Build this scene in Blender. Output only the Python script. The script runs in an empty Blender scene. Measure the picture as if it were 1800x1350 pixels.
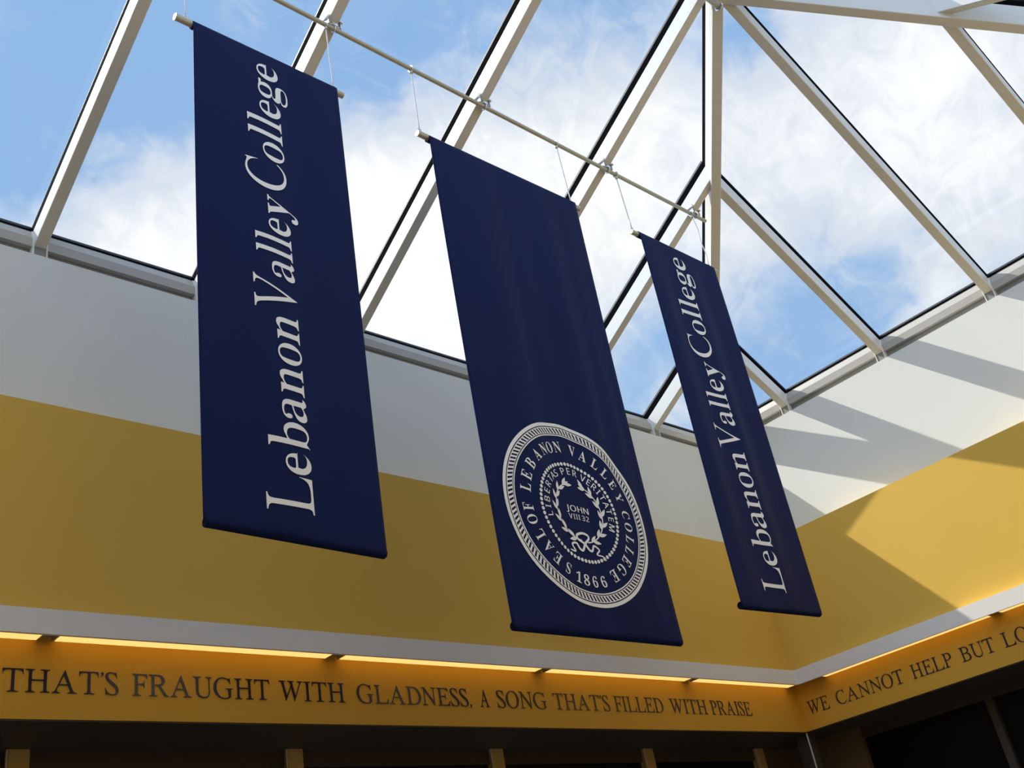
import bpy, bmesh, math, random
from mathutils import Vector, Matrix
random.seed(4)
SC = bpy.context.scene
COL = SC.collection

# ------------------------------------------------------------------ camera
CAM_R = [[0.73415, -0.657407, -0.169823], [0.220146, 0.467066, -0.856379], [0.642309, 0.591325, 0.487621]]
CAM_C = [-8.13735, -5.06069, -4.07944]
CAM_F = 1863.67

cd = bpy.data.cameras.new('camera')
cd.sensor_width = 36.0
cd.lens = CAM_F * 36.0 / 1800.0
cd.clip_start = 0.05
cd.clip_end = 500
co = bpy.data.objects.new('camera', cd)
r, dn, fw = [Vector(v) for v in CAM_R]
co.matrix_world = Matrix(((r.x, -dn.x, -fw.x, CAM_C[0]), (r.y, -dn.y, -fw.y, CAM_C[1]),
                          (r.z, -dn.z, -fw.z, CAM_C[2]), (0, 0, 0, 1)))
COL.objects.link(co)
SC.camera = co
SC.view_settings.view_transform = 'Standard'
SC.view_settings.look = 'None'
SC.view_settings.exposure = 0.0
SC.view_settings.gamma = 1.0
SC.view_settings.use_curve_mapping = False
SC.cycles.caustics_reflective = False
SC.cycles.caustics_refractive = False
SC.cycles.max_bounces = 10
SC.cycles.diffuse_bounces = 6
SC.cycles.transparent_max_bounces = 24

# ------------------------------------------------------------------ sky
CLOUDS = [(0.3263, 0.7156, 0.6176, 0.0805, 0.9), (0.5045, 0.6046, 0.6164, 0.118, 1.4), (0.6414, 0.4812, 0.5976, 0.1019, 0.6), (0.6589, 0.3879, 0.6445, 0.059, 0.3), (0.5775, 0.4349, 0.691, 0.0483, 0.22), (0.78, 0.2671, 0.5659, 0.1073, 0.55), (0.8105, 0.1631, 0.5626, 0.0912, 0.45), (0.8532, 0.2711, 0.4455, 0.0295, 0.4), (0.7471, 0.4932, 0.4456, 0.0268, 0.3), (0.2359, 0.66, 0.7132, 0.1019, -0.6), (0.333, 0.6194, 0.7109, 0.0859, -0.55), (0.4855, 0.4578, 0.7448, 0.1019, -0.85), (0.4361, 0.5317, 0.726, 0.0483, -0.3), (0.4576, 0.5292, 0.7145, 0.0429, -0.25), (0.5974, 0.3417, 0.7255, 0.0644, -0.35), (0.6818, 0.2747, 0.678, 0.0268, -0.5), (0.8081, 0.377, 0.4526, 0.0698, -0.6), (0.7232, 0.4976, 0.479, 0.0429, -0.55), (0.8278, 0.2954, 0.4769, 0.0322, -0.3), (0.2273, 0.7271, 0.6478, 0.0429, -0.35), (0.4146, 0.3987, 0.818, 0.118, 0.4), (0.6622, 0.1273, 0.7384, 0.1341, 0.3), (0.0933, 0.7363, 0.6702, 0.1341, 0.2)]
SKY_BLUE = (0.25, 0.44, 0.80)
SKY_PALE = (0.36, 0.57, 0.86)
CLOUD_LO = (0.74, 0.80, 0.91)
CLOUD_HI = (1.06, 1.06, 1.07)
SKY_STRENGTH = 1.0
SKY_FILL = [((-.80, .05, .60), .15, 2.9), ((.25, -.85, .5), .12, 0.9)]
W = bpy.data.worlds.new('World')
SC.world = W
W.use_nodes = True
nt = W.node_tree
nt.nodes.clear()
N, LK = nt.nodes, nt.links
def nmath(op, a, b=None, clamp=False):
    n = N.new('ShaderNodeMath'); n.operation = op; n.use_clamp = clamp
    for i, v in enumerate((a, b)):
        if v is None: continue
        if isinstance(v, (int, float)): n.inputs[i].default_value = v
        else: LK.new(v, n.inputs[i])
    return n.outputs[0]
tc = N.new('ShaderNodeTexCoord')
D = tc.outputs['Generated']
def dotv(v):
    n = N.new('ShaderNodeVectorMath'); n.operation = 'DOT_PRODUCT'
    LK.new(D, n.inputs[0]); n.inputs[1].default_value = v
    return n.outputs['Value']
def noise(scale, detail, rough, dist, off):
    m = N.new('ShaderNodeVectorMath'); m.operation = 'ADD'; LK.new(D, m.inputs[0]); m.inputs[1].default_value = off
    n = N.new('ShaderNodeTexNoise'); n.inputs['Scale'].default_value = scale; n.inputs['Detail'].default_value = detail
    n.inputs['Roughness'].default_value = rough; n.inputs['Distortion'].default_value = dist
    LK.new(m.outputs[0], n.inputs['Vector'])
    return n.outputs[0]
cov = None
for (x, y, z, s, w) in CLOUDS:
    g = nmath('EXPONENT', nmath('MULTIPLY', nmath('SUBTRACT', dotv((x, y, z)), 1.0), 1.0 / (s * s)))
    g = nmath('MULTIPLY', g, w)
    cov = g if cov is None else nmath('ADD', cov, g)
n1 = nmath('MULTIPLY', nmath('SUBTRACT', noise(7.0, 7, 0.58, 0.5, (3.1, 0.7, 1.9)), 0.5), 1.1)
n2 = nmath('MULTIPLY', nmath('SUBTRACT', noise(24.0, 6, 0.6, 0.8, (0.3, 5.7, 2.2)), 0.5), 1.0)
cov = nmath('ADD', nmath('ADD', cov, 0.42), nmath('ADD', n1, n2))
mr = N.new('ShaderNodeMapRange'); mr.interpolation_type = 'SMOOTHSTEP'
LK.new(cov, mr.inputs['Value']); mr.inputs['From Min'].default_value = 0.10; mr.inputs['From Max'].default_value = 0.85
dens = N.new('ShaderNodeMapRange'); dens.interpolation_type = 'SMOOTHSTEP'
LK.new(cov, dens.inputs['Value']); dens.inputs['From Min'].default_value = 0.75; dens.inputs['From Max'].default_value = 1.45
def mix(f, a, b):
    n = N.new('ShaderNodeMix'); n.data_type = 'RGBA'
    if isinstance(f, (int, float)): n.inputs[0].default_value = f
    else: LK.new(f, n.inputs[0])
    for i, v in ((6, a), (7, b)):
        if isinstance(v, tuple): n.inputs[i].default_value = v + (1,)
        else: LK.new(v, n.inputs[i])
    return n.outputs[2]
sky = mix(nmath('MULTIPLY', noise(3.0, 3, 0.5, 0.0, (9, 2, 4)), 0.9, True), SKY_BLUE, SKY_PALE)
cloud = mix(dens.outputs[0], CLOUD_LO, CLOUD_HI)
# extra sky brightness added out of view to raise the ambient light inside
fill_glow = None
for v, s, w in SKY_FILL:
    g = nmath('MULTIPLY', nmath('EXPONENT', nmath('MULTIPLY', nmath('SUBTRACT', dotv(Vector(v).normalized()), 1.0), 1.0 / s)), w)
    fill_glow = g if fill_glow is None else nmath('ADD', fill_glow, g)
bg = N.new('ShaderNodeBackground'); LK.new(nmath('ADD', fill_glow, SKY_STRENGTH), bg.inputs['Strength'])
LK.new(mix(mr.outputs[0], sky, cloud), bg.inputs['Color'])
wo = N.new('ShaderNodeOutputWorld'); LK.new(bg.outputs[0], wo.inputs['Surface'])

# ------------------------------------------------------------------ sun
SUN_DIR = Vector((1.0, -1.93, -2.54)).normalized()
sl = bpy.data.lights.new('sun', 'SUN'); sl.energy = 5.0; sl.angle = math.radians(0.53); sl.color = (1.0, 0.95, 0.86)
so = bpy.data.objects.new('sun', sl); so.rotation_euler = SUN_DIR.to_track_quat('-Z', 'Y').to_euler(); so.location = (-6, 12, 16)
COL.objects.link(so)

# ------------------------------------------------------------------ materials
def mat(name, col, rough=0.6, metal=0.0, spec=0.5, noise_amt=0.0, noise_scale=8.0, bump=0.0, bump_scale=60.0, emit=None, estr=0.0, sheen=0.0):
    m = bpy.data.materials.new(name); m.use_nodes = True
    t = m.node_tree; b = t.nodes['Principled BSDF']
    b.inputs['Base Color'].default_value = (*col, 1); b.inputs['Roughness'].default_value = rough
    b.inputs['Metallic'].default_value = metal; b.inputs['Specular IOR Level'].default_value = spec
    b.inputs['Sheen Weight'].default_value = sheen
    tcn = t.nodes.new('ShaderNodeTexCoord')
    if noise_amt:
        nz = t.nodes.new('ShaderNodeTexNoise'); nz.inputs['Scale'].default_value = noise_scale; nz.inputs['Detail'].default_value = 5
        t.links.new(tcn.outputs['Object'], nz.inputs['Vector'])
        rp = t.nodes.new('ShaderNodeMapRange'); t.links.new(nz.outputs[0], rp.inputs['Value'])
        rp.inputs['To Min'].default_value = 1 - noise_amt; rp.inputs['To Max'].default_value = 1 + noise_amt
        mx = t.nodes.new('ShaderNodeVectorMath'); mx.operation = 'SCALE'; mx.inputs[0].default_value = col
        t.links.new(rp.outputs[0], mx.inputs['Scale']); t.links.new(mx.outputs[0], b.inputs['Base Color'])
    if bump:
        nb = t.nodes.new('ShaderNodeTexNoise'); nb.inputs['Scale'].default_value = bump_scale; nb.inputs['Detail'].default_value = 3
        t.links.new(tcn.outputs['Object'], nb.inputs['Vector'])
        bp = t.nodes.new('ShaderNodeBump'); bp.inputs['Strength'].default_value = bump; bp.inputs['Distance'].default_value = 0.01
        t.links.new(nb.outputs[0], bp.inputs['Height']); t.links.new(bp.outputs[0], b.inputs['Normal'])
    if emit:
        b.inputs['Emission Color'].default_value = (*emit, 1); b.inputs['Emission Strength'].default_value = estr
    return m
M_WHITE = mat('white_wall_paint', (0.79, 0.79, 0.735), 0.75, spec=0.3, noise_amt=0.02, noise_scale=2.5, bump=0.03)
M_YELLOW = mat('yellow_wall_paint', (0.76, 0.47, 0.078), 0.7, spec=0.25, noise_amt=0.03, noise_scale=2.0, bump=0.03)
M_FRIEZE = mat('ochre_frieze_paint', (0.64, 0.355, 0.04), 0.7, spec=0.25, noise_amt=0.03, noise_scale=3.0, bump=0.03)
M_TRIM = mat('trim_paint', (0.83, 0.79, 0.73), 0.6, spec=0.3, noise_amt=0.02)
M_ALU = mat('cream_aluminium', (0.74, 0.72, 0.66), 0.38, spec=0.6, noise_amt=0.02)
M_LOW = mat('recess_shaded_metal', (0.26, 0.25, 0.22), 0.5, noise_amt=0.04)  # recess shade on the lower rails and rafter feet, put into the colour
M_SILL = mat('grey_aluminium', (0.47, 0.435, 0.39), 0.4, spec=0.5, noise_amt=0.03)
M_CAP = mat('bronze_cap', (0.05, 0.05, 0.055), 0.5, noise_amt=0.05)
M_RUBBER = mat('black_rubber', (0.004, 0.004, 0.005), 0.95, spec=0.02)
M_ROD = mat('champagne_metal', (0.50, 0.47, 0.36), 0.35, metal=0.3, noise_amt=0.03)
M_CHROME = mat('bright_hardware', (0.72, 0.72, 0.74), 0.25, metal=0.7, noise_amt=0.02)
M_CORD = mat('white_cord', (0.80, 0.80, 0.82), 0.7, bump=0.2, bump_scale=400)
M_NAVY = mat('navy_banner_cloth', (0.0046, 0.0120, 0.072), 0.6, spec=0.10, noise_amt=0.08, noise_scale=5.0, bump=0.08, bump_scale=500)
M_ROLL = mat('black_navy_pole', (0.003, 0.005, 0.016), 0.6, spec=0.1, noise_amt=0.05)
M_PRINT = mat('white_print', (0.92, 0.92, 0.90), 0.7, noise_amt=0.02)
M_LETTER = mat('dark_vinyl', (0.020, 0.014, 0.032), 0.28, spec=0.6, noise_amt=0.05)
M_DARK = mat('dark_brown_board', (0.060, 0.045, 0.032), 0.7, noise_amt=0.1)
M_BROWN = mat('brown_panel', (0.16, 0.10, 0.055), 0.6, noise_amt=0.08)
M_POST = mat('ochre_post_paint', (0.60, 0.42, 0.14), 0.6, noise_amt=0.05)
M_PANE = mat('black_glazing', (0.004, 0.004, 0.005), 0.35, spec=0.15, noise_amt=0.1)
M_FLOOR = mat('beige_floor_tile', (0.55, 0.49, 0.40), 0.55, noise_amt=0.08, noise_scale=1.2)
M_LAMP = mat('warm_lamp_lens', (0.8, 0.7, 0.5), 0.5, emit=(1.0, 0.62, 0.18), estr=1.1)
M_HOUS = mat('lamp_housing', (0.45, 0.36, 0.25), 0.6, noise_amt=0.05)
def glass_mat():
    m = bpy.data.materials.new('clear_glazing'); m.use_nodes = True
    t = m.node_tree; t.nodes.clear()
    o = t.nodes.new('ShaderNodeOutputMaterial'); tr = t.nodes.new('ShaderNodeBsdfTransparent'); gl = t.nodes.new('ShaderNodeBsdfGlossy')
    tr.inputs[0].default_value = (0.985, 0.995, 0.99, 1); gl.inputs['Roughness'].default_value = 0.01; gl.inputs['Color'].default_value = (1, 1, 1, 1)
    ge = t.nodes.new('ShaderNodeNewGeometry'); dt = t.nodes.new('ShaderNodeVectorMath'); dt.operation = 'DOT_PRODUCT'
    t.links.new(ge.outputs['Incoming'], dt.inputs[0]); t.links.new(ge.outputs['Normal'], dt.inputs[1])
    def mth(op, a, b=0.0):
        n = t.nodes.new('ShaderNodeMath'); n.operation = op
        for i, v in enumerate((a, b)):
            if isinstance(v, (int, float)): n.inputs[i].default_value = v
            else: t.links.new(v, n.inputs[i])
        return n.outputs[0]
    c5 = mth('POWER', mth('SUBTRACT', 1.0, mth('ABSOLUTE', dt.outputs['Value'])), 5.0)
    refl = mth('MULTIPLY_ADD', c5, 0.5); refl.node.inputs[2].default_value = 0.02
    mx = t.nodes.new('ShaderNodeMixShader')
    t.links.new(refl, mx.inputs[0]); t.links.new(tr.outputs[0], mx.inputs[1]); t.links.new(gl.outputs[0], mx.inputs[2])
    t.links.new(mx.outputs[0], o.inputs[0])
    return m
M_GLASS = glass_mat()

# ------------------------------------------------------------------ helpers
def obj(name, bm, m, parent=None, smooth=False):
    me = bpy.data.meshes.new(name)
    bmesh.ops.recalc_face_normals(bm, faces=bm.faces)
    bm.to_mesh(me); bm.free()
    for mm in (m if isinstance(m, (list, tuple)) else [m]): me.materials.append(mm)
    if smooth:
        for p in me.polygons: p.use_smooth = True
    o = bpy.data.objects.new(name, me); COL.objects.link(o)
    if parent:
        o.parent = parent
        o.matrix_parent_inverse = Matrix.Translation(parent.location).inverted()
    return o
def tag(o, label=None, cat=None, group=None, kind=None):
    for k, v in (('label', label), ('category', cat), ('group', group), ('kind', kind)):
        if v: o[k] = v
    return o
def thing(name, label, cat, loc=(0, 0, 0), group=None):
    o = bpy.data.objects.new(name, None); o.location = loc; o.empty_display_size = 0.1; COL.objects.link(o)
    return tag(o, label, cat, group)
def struct(name, bm, m, parent=None):
    o = obj(name, bm, m, parent)
    if parent is None: o['kind'] = 'structure'
    return o
def box(bm, x0, x1, y0, y1, z0, z1):
    v = [bm.verts.new((x, y, z)) for z in (z0, z1) for x, y in ((x0, y0), (x1, y0), (x1, y1), (x0, y1))]
    for f in ((0, 3, 2, 1), (4, 5, 6, 7), (0, 1, 5, 4), (1, 2, 6, 5), (2, 3, 7, 6), (3, 0, 4, 7)): bm.faces.new([v[i] for i in f])
    return bm
def B(*a):
    return box(bmesh.new(), *a)
def loft(bm, rings, caps=True):
    vs = [[bm.verts.new(p) for p in r_] for r_ in rings]
    n = len(vs[0])
    for a, b in zip(vs, vs[1:]):
        for i in range(n): bm.faces.new((a[i], a[(i + 1) % n], b[(i + 1) % n], b[i]))
    if caps:
        bm.faces.new(vs[0][::-1]); bm.faces.new(vs[-1])
    return bm
def tube(bm, pts, rad, seg=10):
    pts = [Vector(p) for p in pts]; rings = []
    for i, p in enumerate(pts):
        d = (pts[min(i + 1, len(pts) - 1)] - pts[max(i - 1, 0)]).normalized()
        a = d.orthogonal().normalized() if abs(d.z) > 0.9 else d.cross(Vector((0, 0, 1))).normalized()
        if abs(d.z) > 0.9: a = Vector((1, 0, 0)) - d * d.x; a.normalize()
        b = d.cross(a); q = rad[i] if isinstance(rad, (list, tuple)) else rad
        rings.append([p + (a * math.cos(t) + b * math.sin(t)) * q for t in (2 * math.pi * k / seg for k in range(seg))])
    return loft(bm, rings)
def torus(bm, c, nrm, R_, r_, seg=14, s2=6):
    nrm = Vector(nrm).normalized(); a = nrm.orthogonal().normalized(); b = nrm.cross(a); c = Vector(c)
    vs = []
    for i in range(seg):
        t = 2 * math.pi * i / seg; d = a * math.cos(t) + b * math.sin(t)
        vs.append([bm.verts.new(c + d * (R_ + r_ * math.cos(u)) + nrm * (r_ * math.sin(u))) for u in (2 * math.pi * k / s2 for k in range(s2))])
    for i in range(seg):
        for k in range(s2):
            bm.faces.new((vs[i][k], vs[(i + 1) % seg][k], vs[(i + 1) % seg][(k + 1) % s2], vs[i][(k + 1) % s2]))
    return bm
def beam(bm, p0, p1, side, w, h0, h1, bev=0.004):
    """bar from p0 to p1; side = width direction, h0..h1 measured along the outward normal"""
    p0, p1, s = Vector(p0), Vector(p1), Vector(side).normalized()
    d = (p1 - p0).normalized(); s = (s - d * s.dot(d)).normalized(); u = d.cross(s)
    if u.z < 0: u = -u
    hw = w / 2
    prof = [(-hw + bev, h0), (hw - bev, h0), (hw, h0 + bev), (hw, h1 - bev), (hw - bev, h1), (-hw + bev, h1), (-hw, h1 - bev), (-hw, h0 + bev)]
    return loft(bm, [[p + s * a + u * b for a, b in prof] for p in (p0, p1)])

# ------------------------------------------------------------------ dimensions (metres; wall top inside edge at z = 0)
ZB, MS = 0.0987, 0.5627           # rafter underside at the wall, roof pitch
HALF = 2.86                       # ridge distance from the wall
WR, HR, HG = 0.069, 0.130, 0.168  # rafter width, depth, glass height
AX = [0.8163, 1.8931, 2.9394, 4.1504, 5.3394, 6.3623, 7.39, 8.42, 9.45]
BY = [0.8352, 1.8485, 2.8715, 3.8716, 4.89]
CX = [0.82, 1.87, 2.94, 4.15, 5.34, 6.36]
XL, YF = -10.5, -2 * HALF         # left and front ends of the light well
PW, PT, PF = 0.2686, 0.3394, 0.2091
ZW, ZT1, ZT2, ZF1, ZF2 = -1.1339, -2.2436, -2.3607, -2.3516, -2.7053
ZFLOOR = -5.65
YG = 0.27                         # face of the glazing posts behind the frieze

# ------------------------------------------------------------------ walls of the light well
wb = struct('wall_back', B(XL - .3, .3, 0, .3, ZW - .05, 0), M_WHITE)
struct('yellow_band', B(XL - .3, .3, -PW, .3, ZT1 - .02, ZW), M_YELLOW, wb)
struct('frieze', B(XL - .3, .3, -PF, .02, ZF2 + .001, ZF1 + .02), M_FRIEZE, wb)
wr = struct('wall_right', B(0, .3, YF - .3, 0, ZW - .05, 0), M_WHITE)
struct('yellow_band', B(-PW, .3, YF - .3, -PW, ZT1 - .02, ZW), M_YELLOW, wr)
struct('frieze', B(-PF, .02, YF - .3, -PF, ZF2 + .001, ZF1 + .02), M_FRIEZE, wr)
wf = struct('wall_front', B(XL - .3, .3, YF - .3, YF, ZW - .05, 0), M_WHITE)
struct('yellow_band', B(XL - .3, -PW, YF - .3, YF + PW, ZF2, ZW), M_YELLOW, wf)
bm = B(XL - .3, XL, YF, 0, ZW - .05, 0)
v = [bm.verts.new(p) for p in ((XL - .1, .1, 0), (XL - .1, YF - .1, 0), (XL - .1, -HALF, ZB + MS * HALF + .2), (XL, .1, 0), (XL, YF - .1, 0), (XL, -HALF, ZB + MS * HALF + .2))]
for f in ((0, 1, 2), (5, 4, 3), (0, 3, 4, 1), (1, 4, 5, 2), (2, 5, 3, 0)): bm.faces.new([v[i] for i in f])
wl = struct('wall_left', bm, M_WHITE)
struct('yellow_band', B(XL - .3, XL + PW, YF + PW, -PW, ZF2, ZW), M_YELLOW, wl)
# white cove trims: a front board with a lid over the lamps
bm = B(XL, -PT, -PT, -PT + .018, ZT2, ZT1); box(bm, XL, -PT, -PT + .018, -PW + .02, ZT1 - .03, ZT1)
struct('trim_1', bm, M_TRIM)
bm = B(-PT, -PT + .018, YF + PW, -PT, ZT2, ZT1); box(bm, -PT + .018, -PW + .02, YF + PW, -PT, ZT1 - .03, ZT1); box(bm, -PT, -PW + .02, -PT, -PW + .02, ZT1 - .03, ZT1)
struct('trim_2', bm, M_TRIM)
# lower storey: soffits, dark glazing, floor
bm = B(XL - 1, 1.0, -PF + .004, 1.0, ZF2 - .006, ZF2); box(bm, -PF + .004, 1.0, YF - .3, -PF + .004, ZF2 - .006, ZF2); box(bm, XL - 1, 1.0, .03, 1.0, ZF2, ZF2 + .12); box(bm, .03, 1.0, YF - .3, .03, ZF2, ZF2 + .12)
box(bm, XL - 1, XL + PW, YF - .3, -PF + .004, ZF2 - .006, ZF2)
struct('ceiling', bm, M_DARK)
struct('floor', B(XL - 1, 1.2, YF - 1.2, 1.2, ZFLOOR - .1, ZFLOOR), M_FLOOR)
PX = [-6.29, -4.775, -3.232, -1.70, -.27]    # left edges of the posts
PWD = 0.105
def glazing(idx, x0, x1, axis):
    zt = ZF2 - .095
    if axis == 'x':
        p = struct('window_%d' % idx, B(x0, x1, YG + .06, YG + .07, ZFLOOR, zt), M_PANE)
        struct('head_panel', B(x0, x1, YG + .035, YG + .075, zt, ZF2 - .006), M_DARK, p)
    else:
        p = struct('window_%d' % idx, B(YG + .06, YG + .07, x0, x1, ZFLOOR, zt), M_PANE)
        struct('head_panel', B(YG + .035, YG + .075, x0, x1, zt, ZF2 - .006), M_DARK, p)
xs = [-7.83] + PX
struct('wall_back', B(XL - .3, -7.83, YG, YG + .1, ZFLOOR, ZF2 - .006), M_BROWN)
for i in range(5):
    glazing(i + 1, xs[i] + (PWD if i else 0), xs[i + 1], 'x')
struct('wall_right', B(-.27 + PWD, YG + .1, YG, YG + .1, ZFLOOR, ZF2 - .006), M_BROWN)
bm = B(YG, YG + .1, -.40, YG, ZFLOOR, ZF2 - .006)
struct('wall_right', bm, M_BROWN)
glazing(6, -1.50, -.40, 'y')
glazing(7, -3.2, -1.56, 'y')
struct('trim_3', B(YG + .01, YG + .08, -1.56, -1.50, ZFLOOR, ZF2 - .006), M_DARK)
struct('wall_right', B(YG, YG + .1, YF - 1, -3.2, ZFLOOR, ZF2 - .006), M_BROWN)
struct('wall_front', B(XL - 1, 1.2, YF - .4, YF - .3, ZFLOOR, ZF2 - .006), M_BROWN)
struct('wall_left', B(XL - .4, XL - .3, YF - .4, .4, ZFLOOR, ZF2 - .006), M_BROWN)

WHERE = ["left end of the back wall, under the word THAT'S", 'second from the left, under the words FRAUGHT WITH', "below the start of the words THAT'S FILLED",
         'below the words WITH PRAISE', 'beside the brown corner panel at the right end']
for x, wh in zip(PX, WHERE):
    t = thing('glazing_post', 'ochre painted post between dark panes, ' + wh, 'post', (x + PWD / 2, YG + .04, ZFLOOR), 'posts between the dark panes')
    bm = bmesh.new()
    loft(bm, [[(x + .006, YG, z), (x + PWD - .006, YG, z), (x + PWD, YG + .006, z), (x + PWD, YG + .08, z), (x, YG + .08, z), (x, YG + .006, z)] for z in (ZFLOOR, ZF2 - .006)])
    obj('shaft', bm, M_POST, t)
    tag(obj('edge_bead', B(x - .006, x, YG + .002, YG + .014, ZFLOOR, ZF2 - .006), M_ALU, t), 'thin bright metal bead')
t = thing('corner_post', 'dark square post with a thin bright edge under the inside corner of the frieze', 'post', (-PF + .09, -PF + .09, ZFLOOR))
c0, c1 = -PF + .012, -PF + .125
obj('shaft', B(c0, c1, c0, c1, ZFLOOR, ZF2 - .006), M_DARK, t)
tag(obj('edge_bead', B(c0 - .007, c0 + .002, c0 - .007, c0 + .002, ZFLOOR, ZF2 - .006), M_ALU, t), 'thin bright corner bead')

# ------------------------------------------------------------------ cove lights
def cove(lab, a, b, axis, grp):
    zc = ZT2 + .006
    def bx(u0, u1, v0, v1, z0, z1):
        return B(u0, u1, v0, v1, z0, z1) if axis == 'x' else B(v0, v1, u0, u1, z0, z1)
    mid = (a + b) / 2
    t = thing('cove_light', lab, 'light', (mid, -.27, zc) if axis == 'x' else (-.27, mid, zc), grp)
    obj('housing', bx(a - .012, b + .012, -PT + .02, -PF - .004, zc + .022, zc + .05), M_HOUS, t)
    obj('lens', bx(a, b, -PT + .022, -PF - .024, zc, zc + .022), M_LAMP, t)
    for e0, e1 in ((a - .012, a - .002), (b + .002, b + .012)):
        obj('end_cap', bx(e0, e1, -PT + .022, -PF - .012, zc + .002, zc + .022), M_HOUS, t)
g1, g2 = 'cove lights along the back wall', 'cove lights along the right wall'
cove("warm cove light strip at the far left end above the letter T", -7.86, -6.37, 'x', g1)
cove("warm cove light strip above the words THAT'S FRAUGHT", -6.285, -4.815, 'x', g1)
cove('warm cove light strip above the words WITH GLADNESS', -4.72, -3.215, 'x', g1)
cove("warm cove light strip above the words SONG THAT'S", -3.12, -1.68, 'x', g1)
cove('warm cove light strip above the words WITH PRAISE, ending at the corner', -1.585, -.33, 'x', g1)
cove('warm cove light strip above the words WE CANNOT HELP on the right wall', -1.99, -.55, 'y', g2)
cove('warm cove light strip at the right edge above the letters LO', -3.55, -2.08, 'y', g2)

# ------------------------------------------------------------------ skylight
sk = thing('skylight', 'pyramid glass skylight with cream metal rafters over the hall', 'skylight', (-5, -HALF, 0))
def PA(x, y, h=0.0):   # point on the back slope, h above the rafter underside
    c = 1 / math.hypot(1, MS); return Vector((x, y + h * MS * c, ZB - MS * y + h * c))
def PB(x, y, h=0.0):
    c = 1 / math.hypot(1, MS); return Vector((x + h * MS * c, y, ZB - MS * x + h * c))
def PC(x, y, h=0.0):
    c = 1 / math.hypot(1, MS); yy = YF - y; return Vector((x, y - h * MS * c, ZB - MS * yy + h * c))
def rafter(p0, p1, side, foot=None):
    d = (Vector(p1) - Vector(p0)).normalized(); q = Vector(p1) + d * .062
    bm = beam(bmesh.new(), p0, Vector(p1) + d * .045, side, WR, 0, HR)
    o = obj('rafter', bm, M_ALU, sk)
    if foot: tag(obj('foot', B(*foot), M_LOW, o), 'grey foot darkened with recess shade')
    obj('gasket', beam(bmesh.new(), p0, q, side, WR * .97, HR, HG + .018, .002), M_RUBBER, o)
    obj('pressure_cap', beam(bmesh.new(), p0, q, side, WR * .8, HG + .019, HG + .045, .004), M_CAP, o)
for a in AX:
    rafter(PA(-a, .10), PA(-a, -min(a, HALF)), (1, 0, 0), (-a - WR / 2, -a + WR / 2, .03, .14, -.01, ZB + .02))
for b in BY:
    e = min(b, -YF - b)
    rafter(PB(.10, -b), PB(-e, -b), (0, 1, 0), (.03, .14, -b - WR / 2, -b + WR / 2, -.01, ZB + .02))
for c in CX:
    rafter(PC(-c, YF - .10), PC(-c, YF + min(c, HALF)), (1, 0, 0), (-c - WR / 2, -c + WR / 2, YF - .14, YF - .03, -.01, ZB + .02))
def hip(p0, p1):
    s = (p1 - p0).cross(Vector((0, 0, 1)))
    bm = beam(bmesh.new(), p0, p1, s, .078, -.055, .130)
    o = obj('hip_rafter', bm, M_ALU, sk)
    obj('gasket', beam(bmesh.new(), p0, p1, s, .0765, .130, .215, .002), M_RUBBER, o)
    obj('pressure_cap', beam(bmesh.new(), p0, p1, s, .066, .216, .24, .004), M_CAP, o)
APEX = Vector((-HALF, -HALF, ZB + MS * HALF))
hip(Vector((.10, .10, ZB - .10 * MS)), APEX)
hip(Vector((.10, YF - .10, ZB - .10 * MS)), Vector(APEX))
o = obj('ridge_beam', beam(bmesh.new(), APEX, Vector((XL, -HALF, APEX.z)), (0, 1, 0), .09, 0, .15), M_ALU, sk)
# sills between the rafter feet
PROF = [(.04, .082), (.04, .146), (.046, .154), (.074, .214), (.15, .20), (.15, .082)]
PLOW = [(.075, -.02), (.075, .083), (.15, .083), (.15, -.02)]
def sill(u0, u1, fn):
    o = obj('sill', loft(bmesh.new(), [[fn(u, a, z) for a, z in PROF] for u in (u0, u1)]), M_SILL, sk)
    obj('lower_rail', loft(bmesh.new(), [[fn(u, a, z) for a, z in PLOW] for u in (u0, u1)]), M_LOW, o)
    bm = loft(bmesh.new(), [[fn(u, a, z) for a, z in ((.072, .210), (.085, .214), (.13, .24), (.085, .232))] for u in (u0, u1)])
    obj('gasket', bm, M_RUBBER, o)
    for e0, e1 in ((u0, u0 + .008), (u1 - .008, u1)):
        bm = loft(bmesh.new(), [[fn(u, a, z) for a, z in ((.022, 0), (.022, .146), (.036, .158), (.066, .212), (.10, .19), (.10, 0))] for u in (e0, e1)])
        tag(obj('end_plate', bm, M_TRIM, o), 'pale thin end plate')
    obj('outer_cap', loft(bmesh.new(), [[fn(u, a, z) for a, z in ((.09, .245), (.17, .205), (.17, .22), (.09, .26))] for u in (u0, u1)]), M_CAP, o)
es = [0.02] + AX + [-XL]
for u0, u1 in zip(es, es[1:]):
    sill(-u1 + (WR / 2 if u1 in AX else 0), -u0 - (WR / 2 if u0 in AX else 0), lambda u, a, z: (u, a, z))
es = [0.02] + BY + [-YF - .02]
for u0, u1 in zip(es, es[1:]):
    sill(-u1 + (WR / 2 if u1 in BY else 0), -u0 - (WR / 2 if u0 in BY else 0), lambda u, a, z: (a, u, z))
es = [0.02] + CX + [-XL]
for u0, u1 in zip(es, es[1:]):
    sill(-u1 + (WR / 2 if u1 in CX else 0), -u0 - (WR / 2 if u0 in CX else 0), lambda u, a, z: (u, YF - a, z))
def pane(pts):
    n = (Vector(pts[1]) - Vector(pts[0])).cross(Vector(pts[2]) - Vector(pts[0])).normalized() * .006
    obj('glass_pane', loft(bmesh.new(), [[Vector(p) for p in pts], [Vector(p) + n for p in pts]]), M_GLASS, sk)
es = [0.0] + AX + [-XL]
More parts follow.
